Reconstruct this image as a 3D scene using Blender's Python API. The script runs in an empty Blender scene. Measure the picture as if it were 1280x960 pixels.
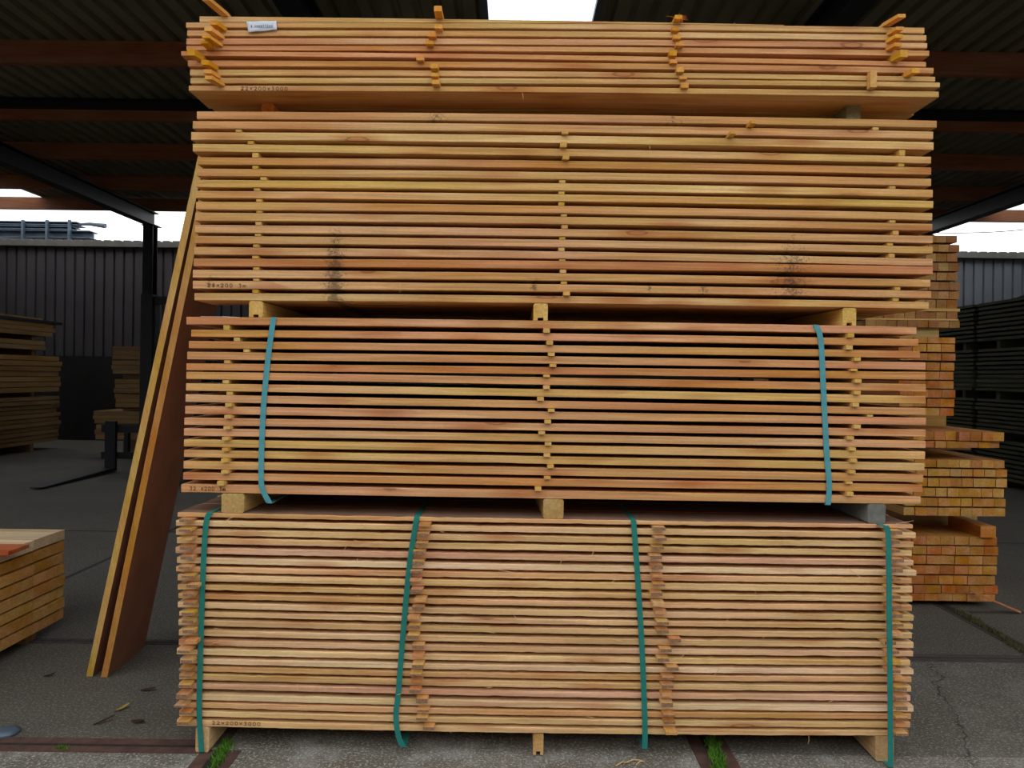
import bpy, bmesh, math, random
from mathutils import Matrix, Vector
random.seed(7)
sc = bpy.context.scene
C = sc.collection
PI = math.pi

# ------------------------------------------------------------------ camera, sky, exposure
FPX, CX, CY, ROLL, EYE = 900.0, 640.0, 470.0, math.radians(0.75), 1.55
cam_d = bpy.data.cameras.new('camera'); cam = bpy.data.objects.new('camera', cam_d); C.objects.link(cam)
cam_d.sensor_width = 36; cam_d.lens = 36*FPX/1280; cam_d.shift_y = -10/1280; cam_d.clip_end = 300
cam.matrix_world = Matrix.Translation((0, 0, EYE)) @ Matrix.Rotation(PI/2, 4, 'X') @ Matrix.Rotation(ROLL, 4, 'Z')
sc.camera = cam
w = bpy.data.worlds.new('overcast_sky'); sc.world = w; w.use_nodes = True
wn = w.node_tree.nodes; wl = w.node_tree.links
bg = wn['Background']; bg.inputs['Color'].default_value = (0.96, 0.975, 1.0, 1); bg.inputs['Strength'].default_value = 2.0
sc.view_settings.view_transform = 'Standard'; sc.view_settings.look = 'None'
sc.view_settings.gamma = 1; sc.view_settings.use_curve_mapping = False
sc.view_settings.exposure = 0.0

def P(px, py, Y):
    u = px-CX; v = CY-py
    a = u*math.cos(ROLL)-v*math.sin(ROLL); b = u*math.sin(ROLL)+v*math.cos(ROLL)
    return Vector((a/FPX*Y, Y, EYE+b/FPX*Y))
def G(px, py):                       # point on the ground
    u = px-CX; v = CY-py
    b = u*math.sin(ROLL)+v*math.cos(ROLL)
    return P(px, py, EYE*FPX/-b)
def jit(c, a, b):
    k = random.uniform(a, b); return [q*k for q in c]
def lin(c):
    return tuple((x/255/12.92 if x/255 <= .04045 else ((x/255+.055)/1.055)**2.4) for x in c)

# ------------------------------------------------------------------ helpers
def tag(o, label=None, cat=None, group=None, kind=None):
    if label: o['label'] = label
    if cat: o['category'] = cat
    if group: o['group'] = group
    if kind: o['kind'] = kind
    return o
def mk(name, verts, faces, mat, parent=None, color=None, smooth=False, mats=None, fm=None):
    vs = [Vector(v) for v in verts]
    if parent is None:
        lo = Vector([min(v[i] for v in vs) for i in range(3)]); hi = Vector([max(v[i] for v in vs) for i in range(3)])
        org = Vector(((lo.x+hi.x)/2, (lo.y+hi.y)/2, lo.z))
    else: org = parent.location.copy()
    me = bpy.data.meshes.new(name); me.from_pydata([v-org for v in vs], [], faces)
    bm = bmesh.new(); bm.from_mesh(me); bmesh.ops.recalc_face_normals(bm, faces=bm.faces); bm.to_mesh(me); bm.free()
    for m in (mats or [mat]): me.materials.append(m)
    if fm:
        for p, i in zip(me.polygons, fm): p.material_index = i
    if smooth:
        for p in me.polygons: p.use_smooth = True
    o = bpy.data.objects.new(name, me); C.objects.link(o)
    if parent is None: o.location = org
    else: o.parent = parent
    if color: o.color = (*color, 1)
    return o
def empty(name, loc):
    o = bpy.data.objects.new(name, None); C.objects.link(o); o.location = loc; o.empty_display_size = .1
    return o
class MB:
    def __init__(s): s.v = []; s.f = []
    def add(s, v, f):
        n = len(s.v); s.v += [Vector(x) for x in v]; s.f += [[i+n for i in q] for q in f]; return s
    def box(s, x0, x1, y0, y1, z0, z1):
        return s.add([(x0,y0,z0),(x1,y0,z0),(x1,y1,z0),(x0,y1,z0),(x0,y0,z1),(x1,y0,z1),(x1,y1,z1),(x0,y1,z1)],
              [(0,3,2,1),(4,5,6,7),(0,1,5,4),(1,2,6,5),(2,3,7,6),(3,0,4,7)])
    def hexa(s, b, t):
        return s.add(list(b)+list(t), [(0,3,2,1),(4,5,6,7),(0,1,5,4),(1,2,6,5),(2,3,7,6),(3,0,4,7)])
    def bar(s, a, b, wdt, hgt, up=(0,0,1)):
        a = Vector(a); b = Vector(b); d = (b-a).normalized(); r = d.cross(Vector(up)).normalized(); u = r.cross(d)
        q = [(-1,-1),(1,-1),(1,1),(-1,1)]
        vs = [p+r*i*wdt/2+u*j*hgt/2 for p in (a, b) for i, j in q]
        return s.add(vs, [(0,3,2,1),(4,5,6,7),(0,1,5,4),(1,2,6,5),(2,3,7,6),(3,0,4,7)])
    def tube(s, pts, rad, n=6):
        pts = [Vector(p) for p in pts]; base = len(s.v)
        rr = rad if isinstance(rad, (list, tuple)) else [rad]*len(pts)
        for i, p in enumerate(pts):
            d = (pts[min(i+1, len(pts)-1)]-pts[max(i-1, 0)]).normalized()
            r = d.cross(Vector((0.13, .21, 1))).normalized(); u = r.cross(d)
            s.v += [p+(r*math.cos(2*PI*k/n)+u*math.sin(2*PI*k/n))*rr[i] for k in range(n)]
        for i in range(len(pts)-1):
            for k in range(n):
                a = base+i*n+k; b = base+i*n+(k+1) % n
                s.f.append([a, b, b+n, a+n])
        s.f.append([base+k for k in range(n)][::-1]); s.f.append([base+(len(pts)-1)*n+k for k in range(n)])
        return s
    def build(s, name, mat, parent=None, **k): return mk(name, s.v, s.f, mat, parent, **k)

# ------------------------------------------------------------------ materials
def newmat(name, rough=.7):
    m = bpy.data.materials.new(name); m.use_nodes = True
    b = m.node_tree.nodes['Principled BSDF']; b.inputs['Roughness'].default_value = rough
    b.inputs['Specular IOR Level'].default_value = .3
    return m, m.node_tree.nodes, m.node_tree.links, b
def N(ns, t, **k):
    n = ns.new(t)
    for a, b in k.items(): setattr(n, a, b)
    return n
def mth(ns, ls, op, a, b=None, clamp=False):
    n = ns.new('ShaderNodeMath'); n.operation = op; n.use_clamp = clamp
    for i, x in enumerate((a, b)):
        if x is None: continue
        if isinstance(x, (int, float)): n.inputs[i].default_value = x
        else: ls.new(x, n.inputs[i])
    return n.outputs[0]
def mix(ns, ls, fac, a, b, blend='MIX'):
    n = ns.new('ShaderNodeMix'); n.data_type = 'RGBA'; n.blend_type = blend
    for i, x in ((0, fac), (6, a), (7, b)):
        if isinstance(x, (int, float)): n.inputs[i].default_value = x
        elif isinstance(x, tuple): n.inputs[i].default_value = (*x[:3], 1)
        else: ls.new(x, n.inputs[i])
    return n.outputs[2]
def ramp(ns, ls, src, lo, hi, a=0., b=1.):
    n = ns.new('ShaderNodeMapRange'); ls.new(src, n.inputs[0])
    for i, x in enumerate((lo, hi, a, b)): n.inputs[i+1].default_value = x
    return n.outputs[0]

def wood(name, axis=0, stains=False, knot=1.0, grain=.28, rough=.72, fixed=None, stainz=None):
    m, ns, ls, b = newmat(name, rough)
    tc = N(ns, 'ShaderNodeTexCoord'); oi = N(ns, 'ShaderNodeObjectInfo')
    rnd = mth(ns, ls, 'MULTIPLY', oi.outputs['Random'], 57.0)
    cmb = N(ns, 'ShaderNodeCombineXYZ')
    for i in range(3): ls.new(rnd, cmb.inputs[i])
    add = N(ns, 'ShaderNodeVectorMath', operation='ADD'); ls.new(tc.outputs['Object'], add.inputs[0]); ls.new(cmb.outputs[0], add.inputs[1])
    def nz(long, cross, det=3, rough_=.6, dist=0):
        mp = N(ns, 'ShaderNodeMapping'); sca = [cross]*3; sca[axis] = long
        mp.inputs['Scale'].default_value = sca; ls.new(add.outputs[0], mp.inputs[0])
        n = N(ns, 'ShaderNodeTexNoise'); n.inputs['Scale'].default_value = 1; n.inputs['Detail'].default_value = det
        n.inputs['Roughness'].default_value = rough_; n.inputs['Distortion'].default_value = dist; ls.new(mp.outputs[0], n.inputs['Vector'])
        return n
    broad = nz(.9, 7); fine = nz(2.2, 95, 3, .6, .6); fuzz = nz(60, 150, 2)
    v = mth(ns, ls, 'MULTIPLY', ramp(ns, ls, broad.outputs[0], .3, .7, .84, 1.14), ramp(ns, ls, fine.outputs[0], .3, .7, 1-grain, 1+grain*.6))
    v = mth(ns, ls, 'MULTIPLY', v, ramp(ns, ls, fuzz.outputs[0], .25, .75, .93, 1.07))
    col = oi.outputs['Color']
    if fixed:
        rgb = N(ns, 'ShaderNodeRGB'); rgb.outputs[0].default_value = (*fixed, 1); col = rgb.outputs[0]
    hs = N(ns, 'ShaderNodeHueSaturation'); ls.new(col, hs.inputs['Color']); ls.new(v, hs.inputs['Value'])
    hue = nz(1.3, 11, 2); ls.new(ramp(ns, ls, hue.outputs[0], .3, .7, .486, .510), hs.inputs['Hue'])
    ls.new(ramp(ns, ls, broad.outputs[0], .3, .7, 1.12, .9), hs.inputs['Saturation'])
    out = hs.outputs[0]
    if knot > 0:
        mp = N(ns, 'ShaderNodeMapping'); s3 = [13, 13, 13]; s3[axis] = 3.0; mp.inputs['Scale'].default_value = s3; ls.new(add.outputs[0], mp.inputs[0])
        vo = N(ns, 'ShaderNodeTexVoronoi'); vo.inputs['Scale'].default_value = 1; ls.new(mp.outputs[0], vo.inputs['Vector'])
        sep = N(ns, 'ShaderNodeSeparateColor'); ls.new(vo.outputs['Color'], sep.inputs[0])
        gate = mth(ns, ls, 'GREATER_THAN', sep.outputs[0], .3)
        wob = mth(ns, ls, 'ADD', vo.outputs['Distance'], mth(ns, ls, 'MULTIPLY', mth(ns, ls, 'SUBTRACT', fine.outputs[0], .5), .12))
        halo = mth(ns, ls, 'MULTIPLY', gate, ramp(ns, ls, wob, .42, .08, 0, .62*knot))
        out = mix(ns, ls, mth(ns, ls, 'MAXIMUM', halo, 0.0, True), out, lin((168, 88, 36)))
        ring = mth(ns, ls, 'COMPARE', wob, .12); ring.node.inputs[2].default_value = .022
        g2 = mth(ns, ls, 'GREATER_THAN', sep.outputs[0], .72)
        out = mix(ns, ls, mth(ns, ls, 'MULTIPLY', mth(ns, ls, 'MULTIPLY', ring, g2), .4*knot), out, lin((70, 38, 20)))
    # short dark checks and flecks of dirt
    fl = nz(26, 120, 4, .7); out = mix(ns, ls, ramp(ns, ls, fl.outputs[0], .70, .78, 0, .5), out, lin((60, 38, 22)))
    if stains:
        geo = N(ns, 'ShaderNodeNewGeometry'); sp = N(ns, 'ShaderNodeSeparateXYZ'); ls.new(geo.outputs['Position'], sp.inputs[0])
        mp = N(ns, 'ShaderNodeMapping'); mp.inputs['Scale'].default_value = (100, 20, 120); ls.new(geo.outputs['Position'], mp.inputs[0])
        sn = N(ns, 'ShaderNodeTexNoise'); sn.inputs['Scale'].default_value = 1; sn.inputs['Detail'].default_value = 5; sn.inputs['Roughness'].default_value = .8; ls.new(mp.outputs[0], sn.inputs['Vector'])
        tot = None
        for (sx, wx, z0, z1, amt) in stains:
            dx = mth(ns, ls, 'ABSOLUTE', mth(ns, ls, 'SUBTRACT', sp.outputs[0], sx))
            mx = ramp(ns, ls, dx, 0, wx, 1, 0)
            dz = mth(ns, ls, 'SUBTRACT', sp.outputs[2], z0)
            mz = mth(ns, ls, 'MULTIPLY', ramp(ns, ls, dz, (z1-z0)*.35, (z1-z0), 1, 0), mth(ns, ls, 'GREATER_THAN', dz, -.02))
            t = mth(ns, ls, 'MULTIPLY', mth(ns, ls, 'MULTIPLY', mx, mz), amt)
            tot = t if tot is None else mth(ns, ls, 'MAXIMUM', tot, t)
        thr = mth(ns, ls, 'SUBTRACT', mth(ns, ls, 'ADD', sn.outputs[0], mth(ns, ls, 'MULTIPLY', tot, .36)), .70)
        fac = mth(ns, ls, 'MULTIPLY', thr, 9.0, True)
        out = mix(ns, ls, mth(ns, ls, 'MULTIPLY', fac, .66), out, lin((42, 36, 34)))
    ls.new(out, b.inputs['Base Color'])
    bp = N(ns, 'ShaderNodeBump'); bp.inputs['Strength'].default_value = .25; bp.inputs['Distance'].default_value = .002
    ls.new(fine.outputs[0], bp.inputs['Height']); ls.new(bp.outputs[0], b.inputs['Normal'])
    return m
F = 3*FPX/922.0
def wz(px, py): return P(px, py, F)
st = [(wz(418, 360).x, .085, wz(418, 372).z, wz(418, 240).z, 1.0), (wz(990, 360).x, .16, wz(990, 366).z, wz(990, 250).z, .78),
      (wz(545, 145).x, .10, wz(545, 145).z, wz(545, 130).z, .7), (wz(812, 350).x, .02, wz(812, 360).z, wz(812, 350).z, .8), (wz(880, 360).x, .06, wz(880, 364).z, wz(880, 345).z, .7),
      (wz(668, 355).x, .03, wz(668, 357).z, wz(668, 340).z, .9), (wz(262, 352).x, .03, wz(262, 352).z, wz(262, 338).z, .75),
      (wz(840, 152).x, .12, wz(840, 148).z, wz(840, 135).z, .6)]
M = {}
M['plank'] = wood('sawn_softwood', 0, st)
M['stick'] = wood('spacer_wood', 1, knot=0, grain=.15)
M['bearer'] = wood('bearer_wood', 1, knot=.3, grain=.25)
M['batten'] = wood('batten_wood', 1, knot=0, grain=.25)
M['cross'] = wood('wood_along_x', 0, knot=.4, grain=.25)
M['panel_edge'] = wood('panel_edge_wood', 2, knot=0, grain=.15)

def flat(name, c, rough=.7, metal=0, var=.12, scale=6, bump=0):
    m, ns, ls, b = newmat(name, rough); b.inputs['Metallic'].default_value = metal
    tc = N(ns, 'ShaderNodeTexCoord'); n = N(ns, 'ShaderNodeTexNoise'); n.inputs['Scale'].default_value = scale; n.inputs['Detail'].default_value = 5
    ls.new(tc.outputs['Object'], n.inputs['Vector'])
    c = lin(c); lo = tuple(x*(1-var) for x in c); hi = tuple(min(1, x*(1+var)) for x in c)
    ls.new(mix(ns, ls, ramp(ns, ls, n.outputs[0], .3, .7), lo, hi), b.inputs['Base Color'])
    if bump:
        bp = N(ns, 'ShaderNodeBump'); bp.inputs['Strength'].default_value = bump; ls.new(n.outputs[0], bp.inputs['Height']); ls.new(bp.outputs[0], b.inputs['Normal'])
    return m
M['endgrain'] = flat('weathered_end_grain', (138, 108, 84), .9, var=.4, scale=160)
M['weathered'] = wood('weathered_plank_face', 0, knot=.5, grain=.35, fixed=lin((140, 112, 92)))
M['panel_face'] = flat('red_brown_panel_face', (154, 108, 84), .7, var=.16, scale=5)  # browner, darker colour for the wide faces of the leaning boards
M['ink'] = flat('marker_ink', (74, 48, 34), .9, var=.1)
M['strap'] = flat('teal_strapping', (40, 124, 114), .4, var=.10, scale=25)
M['strap_blue'] = flat('blue_green_strapping', (84, 152, 160), .4, var=.10, scale=25)
M['steel'] = flat('dark_painted_steel', (24, 25, 29), .55, var=.2)
M['steel_grey'] = flat('grey_steel', (84, 98, 112), .5, .3, var=.2)
M['roof'] = flat('grey_roof_sheet', (108, 106, 86), .42, var=.15, scale=2)
M['purlin'] = wood('purlin_timber', 0, knot=.2, grain=.2, fixed=lin((138, 88, 58)))
M['cladding'] = flat('wall_cladding', (76, 72, 74), .6, var=.12, scale=1.5)
M['cladding_blue'] = flat('pale_wall_cladding', (118, 124, 130), .6, var=.1, scale=1.5)
M['cladding_cap'] = flat('wall_capping', (104, 102, 96), .6, var=.15, scale=5)
M['plinth'] = flat('dark_wall_plinth', (42, 40, 38), .9, var=.2)
M['rust'] = flat('rusty_edge_steel', (84, 62, 54), .9, var=.3, scale=18, bump=.3)
M['edge'] = flat('dull_slab_edge', (70, 66, 62), .95, var=.2, scale=18, bump=.3)
M['soil'] = flat('joint_soil', (46, 42, 36), 1, var=.4, scale=40, bump=.5)
M['moss'] = flat('green_moss', (74, 118, 30), .9, var=.4, scale=60)
M['moss_old'] = flat('olive_moss', (86, 88, 52), .95, var=.35, scale=40)
M['paper'] = flat('white_paper', (216, 220, 230), .7, var=.06, scale=60)
M['paper_ink'] = flat('grey_print', (150, 162, 176), .8, var=.2, scale=90)
M['blue_ink'] = flat('blue_print', (60, 66, 120), .8)
M['concrete_block'] = flat('grey_weathered_wood', (112, 112, 106), .95, var=.2, scale=30, bump=.3)
M['black'] = flat('black_rubber', (16, 16, 17), .8)
M['glass_dark'] = flat('dark_glass', (40, 46, 50), .1)
M['splinter'] = flat('pale_splinter', (214, 178, 120), .8, var=.2)
M['leaf'] = flat('dry_yellow_leaf', (150, 128, 62), .8, var=.3, scale=60)
M['leaf_brown'] = flat('dry_brown_leaf', (66, 44, 36), .9, var=.3, scale=60)
M['bright'] = flat('bright_aluminium', (220, 224, 230), .3, .6, var=.05)
M['tarp'] = flat('dark_tarpaulin', (52, 44, 42), .7, var=.3, scale=9, bump=.5)
M['dark_plank'] = wood('impregnated_timber', 1, knot=.2, grain=.3, fixed=lin((66, 66, 46)))
# translucent roof light
m, ns, ls, b = newmat('translucent_roof_light', .5); b.inputs['Base Color'].default_value = (.9, .93, .95, 1)
tr = N(ns, 'ShaderNodeBsdfTranslucent'); tr.inputs['Color'].default_value = (.95, .97, 1, 1)
tp = N(ns, 'ShaderNodeBsdfTransparent'); tp.inputs['Color'].default_value = (.95, .98, 1, 1)
mx = N(ns, 'ShaderNodeMixShader'); mx.inputs[0].default_value = .45
ls.new(tr.outputs[0], mx.inputs[1]); ls.new(tp.outputs[0], mx.inputs[2]); ls.new(mx.outputs[0], ns['Material Output'].inputs['Surface']); M['rooflight'] = m
# concrete floor slabs
m, ns, ls, b = newmat('concrete_floor', .85)
geo = N(ns, 'ShaderNodeNewGeometry')
def wnoise(s, d=4, r=.6):
    n = N(ns, 'ShaderNodeTexNoise'); n.inputs['Scale'].default_value = s; n.inputs['Detail'].default_value = d; n.inputs['Roughness'].default_value = r
    ls.new(geo.outputs['Position'], n.inputs['Vector']); return n.outputs[0]
sp = N(ns, 'ShaderNodeSeparateXYZ'); ls.new(geo.outputs['Position'], sp.inputs[0])
front = mth(ns, ls, 'LESS_THAN', sp.outputs[1], G(120, 932).y)                     # rough exposed-aggregate slabs in front; lighter tone also paints in light falloff
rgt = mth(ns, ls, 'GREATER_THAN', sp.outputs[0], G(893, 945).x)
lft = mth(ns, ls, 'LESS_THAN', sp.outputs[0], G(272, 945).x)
worn_falloff = mth(ns, ls, 'MAXIMUM', front, mth(ns, ls, 'SUBTRACT', 1.0, mth(ns, ls, 'MAXIMUM', rgt, lft)))
worn_falloff = mth(ns, ls, 'MAXIMUM', worn_falloff, mth(ns, ls, 'MULTIPLY', mth(ns, ls, 'MULTIPLY', rgt, mth(ns, ls, 'LESS_THAN', sp.outputs[1], G(1200, 823).y)), .3))
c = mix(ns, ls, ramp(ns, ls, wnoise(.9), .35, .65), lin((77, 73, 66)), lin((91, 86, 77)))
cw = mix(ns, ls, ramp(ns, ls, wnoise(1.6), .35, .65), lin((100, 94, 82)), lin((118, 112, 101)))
c = mix(ns, ls, worn_falloff, c, cw)
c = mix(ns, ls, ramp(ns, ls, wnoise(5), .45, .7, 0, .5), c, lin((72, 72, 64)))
patchy = mth(ns, ls, 'MULTIPLY', ramp(ns, ls, wnoise(4.5, 4, .7), .48, .66), worn_falloff)
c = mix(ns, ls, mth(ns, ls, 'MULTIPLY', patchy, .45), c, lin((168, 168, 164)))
c = mix(ns, ls, mth(ns, ls, 'MULTIPLY', ramp(ns, ls, wnoise(85, 3, .7), .52, .62, 0, .75), ramp(ns, ls, worn_falloff, 0, 1, .35, 1)), c, lin((182, 180, 172)))
c = mix(ns, ls, ramp(ns, ls, wnoise(120, 3, .7), .56, .64, 0, .6), c, lin((46, 46, 44)))
# crack
g0 = G(1168, 828); g1 = G(1215, 955)
tt = mth(ns, ls, 'MULTIPLY', mth(ns, ls, 'SUBTRACT', sp.outputs[1], g1.y), 1/(g0.y-g1.y))
xl = mth(ns, ls, 'ADD', mth(ns, ls, 'MULTIPLY', tt, g0.x-g1.x), g1.x)
dd = mth(ns, ls, 'SUBTRACT', mth(ns, ls, 'SUBTRACT', sp.outputs[0], xl), mth(ns, ls, 'MULTIPLY', mth(ns, ls, 'SUBTRACT', wnoise(3), .5), .35))
ck = ramp(ns, ls, mth(ns, ls, 'ABSOLUTE', dd), .002, .007, .75, 0)
ck = mth(ns, ls, 'MULTIPLY', ck, mth(ns, ls, 'MULTIPLY', mth(ns, ls, 'GREATER_THAN', tt, -.1), mth(ns, ls, 'LESS_THAN', tt, 1.0)))
c = mix(ns, ls, ck, c, lin((34, 32, 30)))
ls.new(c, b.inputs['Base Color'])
bp = N(ns, 'ShaderNodeBump'); bp.inputs['Strength'].default_value = .4; bp.inputs['Distance'].default_value = .004; ls.new(wnoise(70, 4), bp.inputs['Height']); ls.new(bp.outputs[0], b.inputs['Normal'])
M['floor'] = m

# ------------------------------------------------------------------ setting: floor, walls, roof
def struct(o): return tag(o, kind='structure')
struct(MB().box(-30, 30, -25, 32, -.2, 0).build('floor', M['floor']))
ROOFZ, R0, R1, SW, WY = 5.02, 1.7, 14.9, 12.4, 16.1
def corr(x0, x1, pitch, depth, fn):
    pts = []; x = x0
    while x < x1-1e-6:
        for fx, d in ((0, 0), (.55, 0), (.68, 1), (.87, 1)):
            xx = x+fx*pitch
            if xx < x1: pts.append((xx, d*depth))
        x += pitch
    pts.append((x1, 0)); return pts
def sheet(name, x0, x1, mat, th=.004):
    pts = corr(x0, x1, .2, .045, None); v = []; f = []
    for (x, d) in pts:
        v += [(x, R0, ROOFZ+d), (x, R1, ROOFZ+d), (x, R1, ROOFZ+d+th), (x, R0, ROOFZ+d+th)]
    for i in range(len(pts)-1):
        a = i*4; b_ = a+4
        f += [(a, a+1, b_+1, b_), (a+3, b_+3, b_+2, a+2), (a, b_, b_+3, a+3), (a+1, a+2, b_+2, b_+1)]
    n = (len(pts)-1)*4; f += [(0, 3, 2, 1), (n, n+1, n+2, n+3)]
    return struct(mk(name, v, f, mat))
LX = [(-10.7, -9.5), (-.28, .74), (9.55, 10.7)]
edges = [-SW] + [q for a in LX for q in a] + [SW]
rm = MB()
for i in range(0, len(edges), 2):
    o = sheet('ceiling', edges[i], edges[i+1], M['roof'])
for i, (a, b_) in enumerate(LX): sheet('window_%d' % (i+1), a, b_, M['rooflight'])
struct(MB().box(-SW-.2, -SW, R0, WY+.3, 0, 5.1).build('wall_left', M['cladding']))
struct(MB().box(SW, SW+.2, R0, WY+.3, 0, 5.1).build('wall_right', M['cladding']))
struct(MB().box(-24, 24, -9.2, -9, 0, 6.5).build('added_sky_blocker', M['cladding']))  # unseen wall behind the camera, added to block low sky light
# back wall of the neighbouring shed: ribbed cladding over a dark plinth
def ribwall(name, x0, x1, y, z0, z1, mat, pitch=.245):
    v = []; f = []; x = x0; pts = []
    while x < x1:
        for fx, d in ((0, 0), (.74, 0), (.80, .05), (.94, .05)):
            pts.append((min(x+fx*pitch, x1), y+d))
        x += pitch
    pts.append((x1, y))
    for (px, py) in pts: v += [(px, py, z0), (px, py, z1), (px, y+.12, z1), (px, y+.12, z0)]
    for i in range(len(pts)-1):
        a = i*4; b_ = a+4; f += [(a, b_, b_+1, a+1), (a+1, b_+1, b_+2, a+2), (a+2, b_+2, b_+3, a+3), (a+3, b_+3, b_, a)]
    n = (len(pts)-1)*4; f += [(0, 1, 2, 3), (n+3, n+2, n+1, n)]
    return struct(mk(name, v, f, mat))
zb = P(100, 445, WY).z; ZW = 4.42
PT = .219
ribwall('wall_back', -SW, 2, WY, zb, ZW-.12, M['cladding'], PT)
ribwall('wall_back', 2, SW, WY, zb, ZW-.12, M['cladding_blue'], PT)
struct(MB().box(-SW, SW, WY-.1, WY+.16, 0, zb-.002).build('trim_1', M['plinth']))
cp = MB(); cp.box(-SW, SW, WY-.13, WY+.3, ZW-.115, ZW)
x = -SW
while x < SW-.2: cp.box(x, x+.15, WY-.1, WY+.4, ZW, ZW+.035); x += PT
struct(cp.build('trim_2', M['cladding_cap']))
struct(MB().box(-SW, SW, WY+.42, WY+8, ZW-.2, ZW-.01).build('trim_3', M['plinth']))

# timber purlins, steel beam, rafters, posts
ords = ['first', 'second', 'third', 'fourth', 'fifth', 'sixth', 'seventh', 'eighth', 'ninth', 'tenth', 'eleventh', 'twelfth', 'thirteenth',
        'fourteenth', 'fifteenth', 'sixteenth', 'seventeenth', 'eighteenth', 'nineteenth', 'twentieth', 'twenty-first', 'twenty-second', 'twenty-third', 'twenty-fourth']
for i, Y in enumerate([4.2, 5.85, 7.56, 9.26, 10.95, 12.8, 14.45]):
    o = MB().box(-SW+.02, SW-.02, Y, Y+.08, 4.775, 5.015).build('roof_purlin', M['purlin'])
    tag(o, ('brown timber purlin across the roof, %s one behind the stacked packs' % ords[i-2]) if i > 1 else
        ('brown timber purlin of the roof, above the stack and out of frame' if i == 1 else 'brown timber purlin nearest the open front of the roof'), 'roof beam', 'timber purlins under the roof sheets')
ib = MB(); ib.box(-SW+.1, SW-.1, 9.16, 9.25, 5.0, 5.015); ib.box(-SW+.1, SW-.1, 9.2, 9.21, 4.915, 5.0); ib.box(-SW+.1, SW-.1, 9.16, 9.25, 4.90, 4.915)
tag(ib.build('steel_beam', M['steel']), 'black steel cross beam running just in front of the second timber purlin', 'steel beam')
def ibeam_y(x, y0, y1, z0, z1, wd):
    b_ = MB(); b_.box(x-wd/2, x+wd/2, y0, y1, z0, z0+.02); b_.box(x-.01, x+.01, y0, y1, z0+.02, z1-.02); b_.box(x-wd/2, x+wd/2, y0, y1, z1-.02, z1); return b_
for x, nm in ((-7.35, 'at the far left, ending on the left post'), (-1.84, 'showing above the left half of the top pack'), (2.7, 'showing above the right end of the top pack'), (8.3, 'at the far right behind the stack')):
    t = empty('roof_rafter', (x, (R0+14.8)/2, 4.45))
    tag(t, 'dark steel rafter ' + nm, 'steel beam', 'steel rafters of the shed')
    ibeam_y(x, 2.4, 14.7, 4.5, 4.77, .2).build('beam', M['steel'], t)
    g = MB(); g.box(x-.14, x+.14, 14.45, 14.75, 4.485, 4.499); g.build('end_plate', M['steel'], t)
    pb = ibeam_y(0, 0, 1, 0, 1, 1)
    if abs(x) > 5:
        p = MB(); p.box(x-.1, x+.1, 14.46, 14.48, 0, 4.48); p.box(x-.01, x+.01, 14.48, 14.64, 0, 4.48); p.box(x-.1, x+.1, 14.64, 14.66, 0, 4.48)
        t2 = empty('steel_post', (x, 14.56, 0)); p.build('column', M['steel'], t2)
        MB().box(x-.17, x+.17, 14.4, 14.45, 0, .03).box(x-.17, x+.17, 14.67, 14.72, 0, .03).build('base_plate', M['steel'], t2)
        tag(t2, 'black steel post carrying the rafter at the far %s' % ('left, before the ribbed wall' if x < 0 else 'right'), 'post')
for x, s in ((-.30, 'left'), (.76, 'right')):
    o = MB().box(x-.03, x+.03, 5.95, 8.7, 4.96, 5.018).build('flashing_strip', M['steel_grey'])
    tag(o, 'narrow grey metal strip along the %s side of the bright roof light' % s, 'metal strip')

# ------------------------------------------------------------------ floor joints
J = 0
def joint(x0, x1, y0, y1, rust=.055, gap=.05, along='y', mat='edge'):
    global J
    J += 1; m_ = MB(); s_ = MB()
    if along == 'y':
        xc = (x0+x1)/2
        m_.box(xc-gap/2-rust, xc-gap/2, y0, y1, 0, .003).box(xc+gap/2, xc+gap/2+rust, y0, y1, 0, .003); s_.box(xc-gap/2, xc+gap/2, y0, y1, 0, .0015)
    else:
        yc = (y0+y1)/2
        m_.box(x0, x1, yc-gap/2-rust, yc-gap/2, 0, .003).box(x0, x1, yc+gap/2, yc+gap/2+rust, 0, .003); s_.box(x0, x1, yc-gap/2, yc+gap/2, 0, .0015)
    struct(m_.build('trim_%d' % (3+J*2-1), M[mat])); struct(s_.build('trim_%d' % (3+J*2), M['soil']))
XA, XB, XC_, XD = G(272, 945).x, G(893, 945).x, G(1235, 787).x, G(110, 710).x
joint(XA, XA, -2, 2.95, along='y', mat='rust'); joint(XB, XB, -2, 9.5, along='y', mat='rust')
joint(XC_, XC_, -1, 9.5, .02, .06); joint(XD, XD, 5.3, 9.5, .012, .012)
Yl = G(120, 932).y
joint(-12, XA-.09, Yl, Yl, .045, .02, 'x', 'rust')
joint(-12, XA+.5, G(120, 802).y, G(120, 802).y, .03, .012, 'x')
joint(XB+.09, 12, G(1200, 823).y, G(1200, 823).y, .045, .012, 'x')
joint(-12, XD-.1, G(120, 720).y, G(120, 720).y, .01, .012, 'x'); joint(-12, 12, G(120, 664).y, G(120, 664).y, .008, .01, 'x')
joint(XC_+.1, 12, G(1250, 766).y, G(1250, 766).y, .02, .01, 'x')
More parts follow.
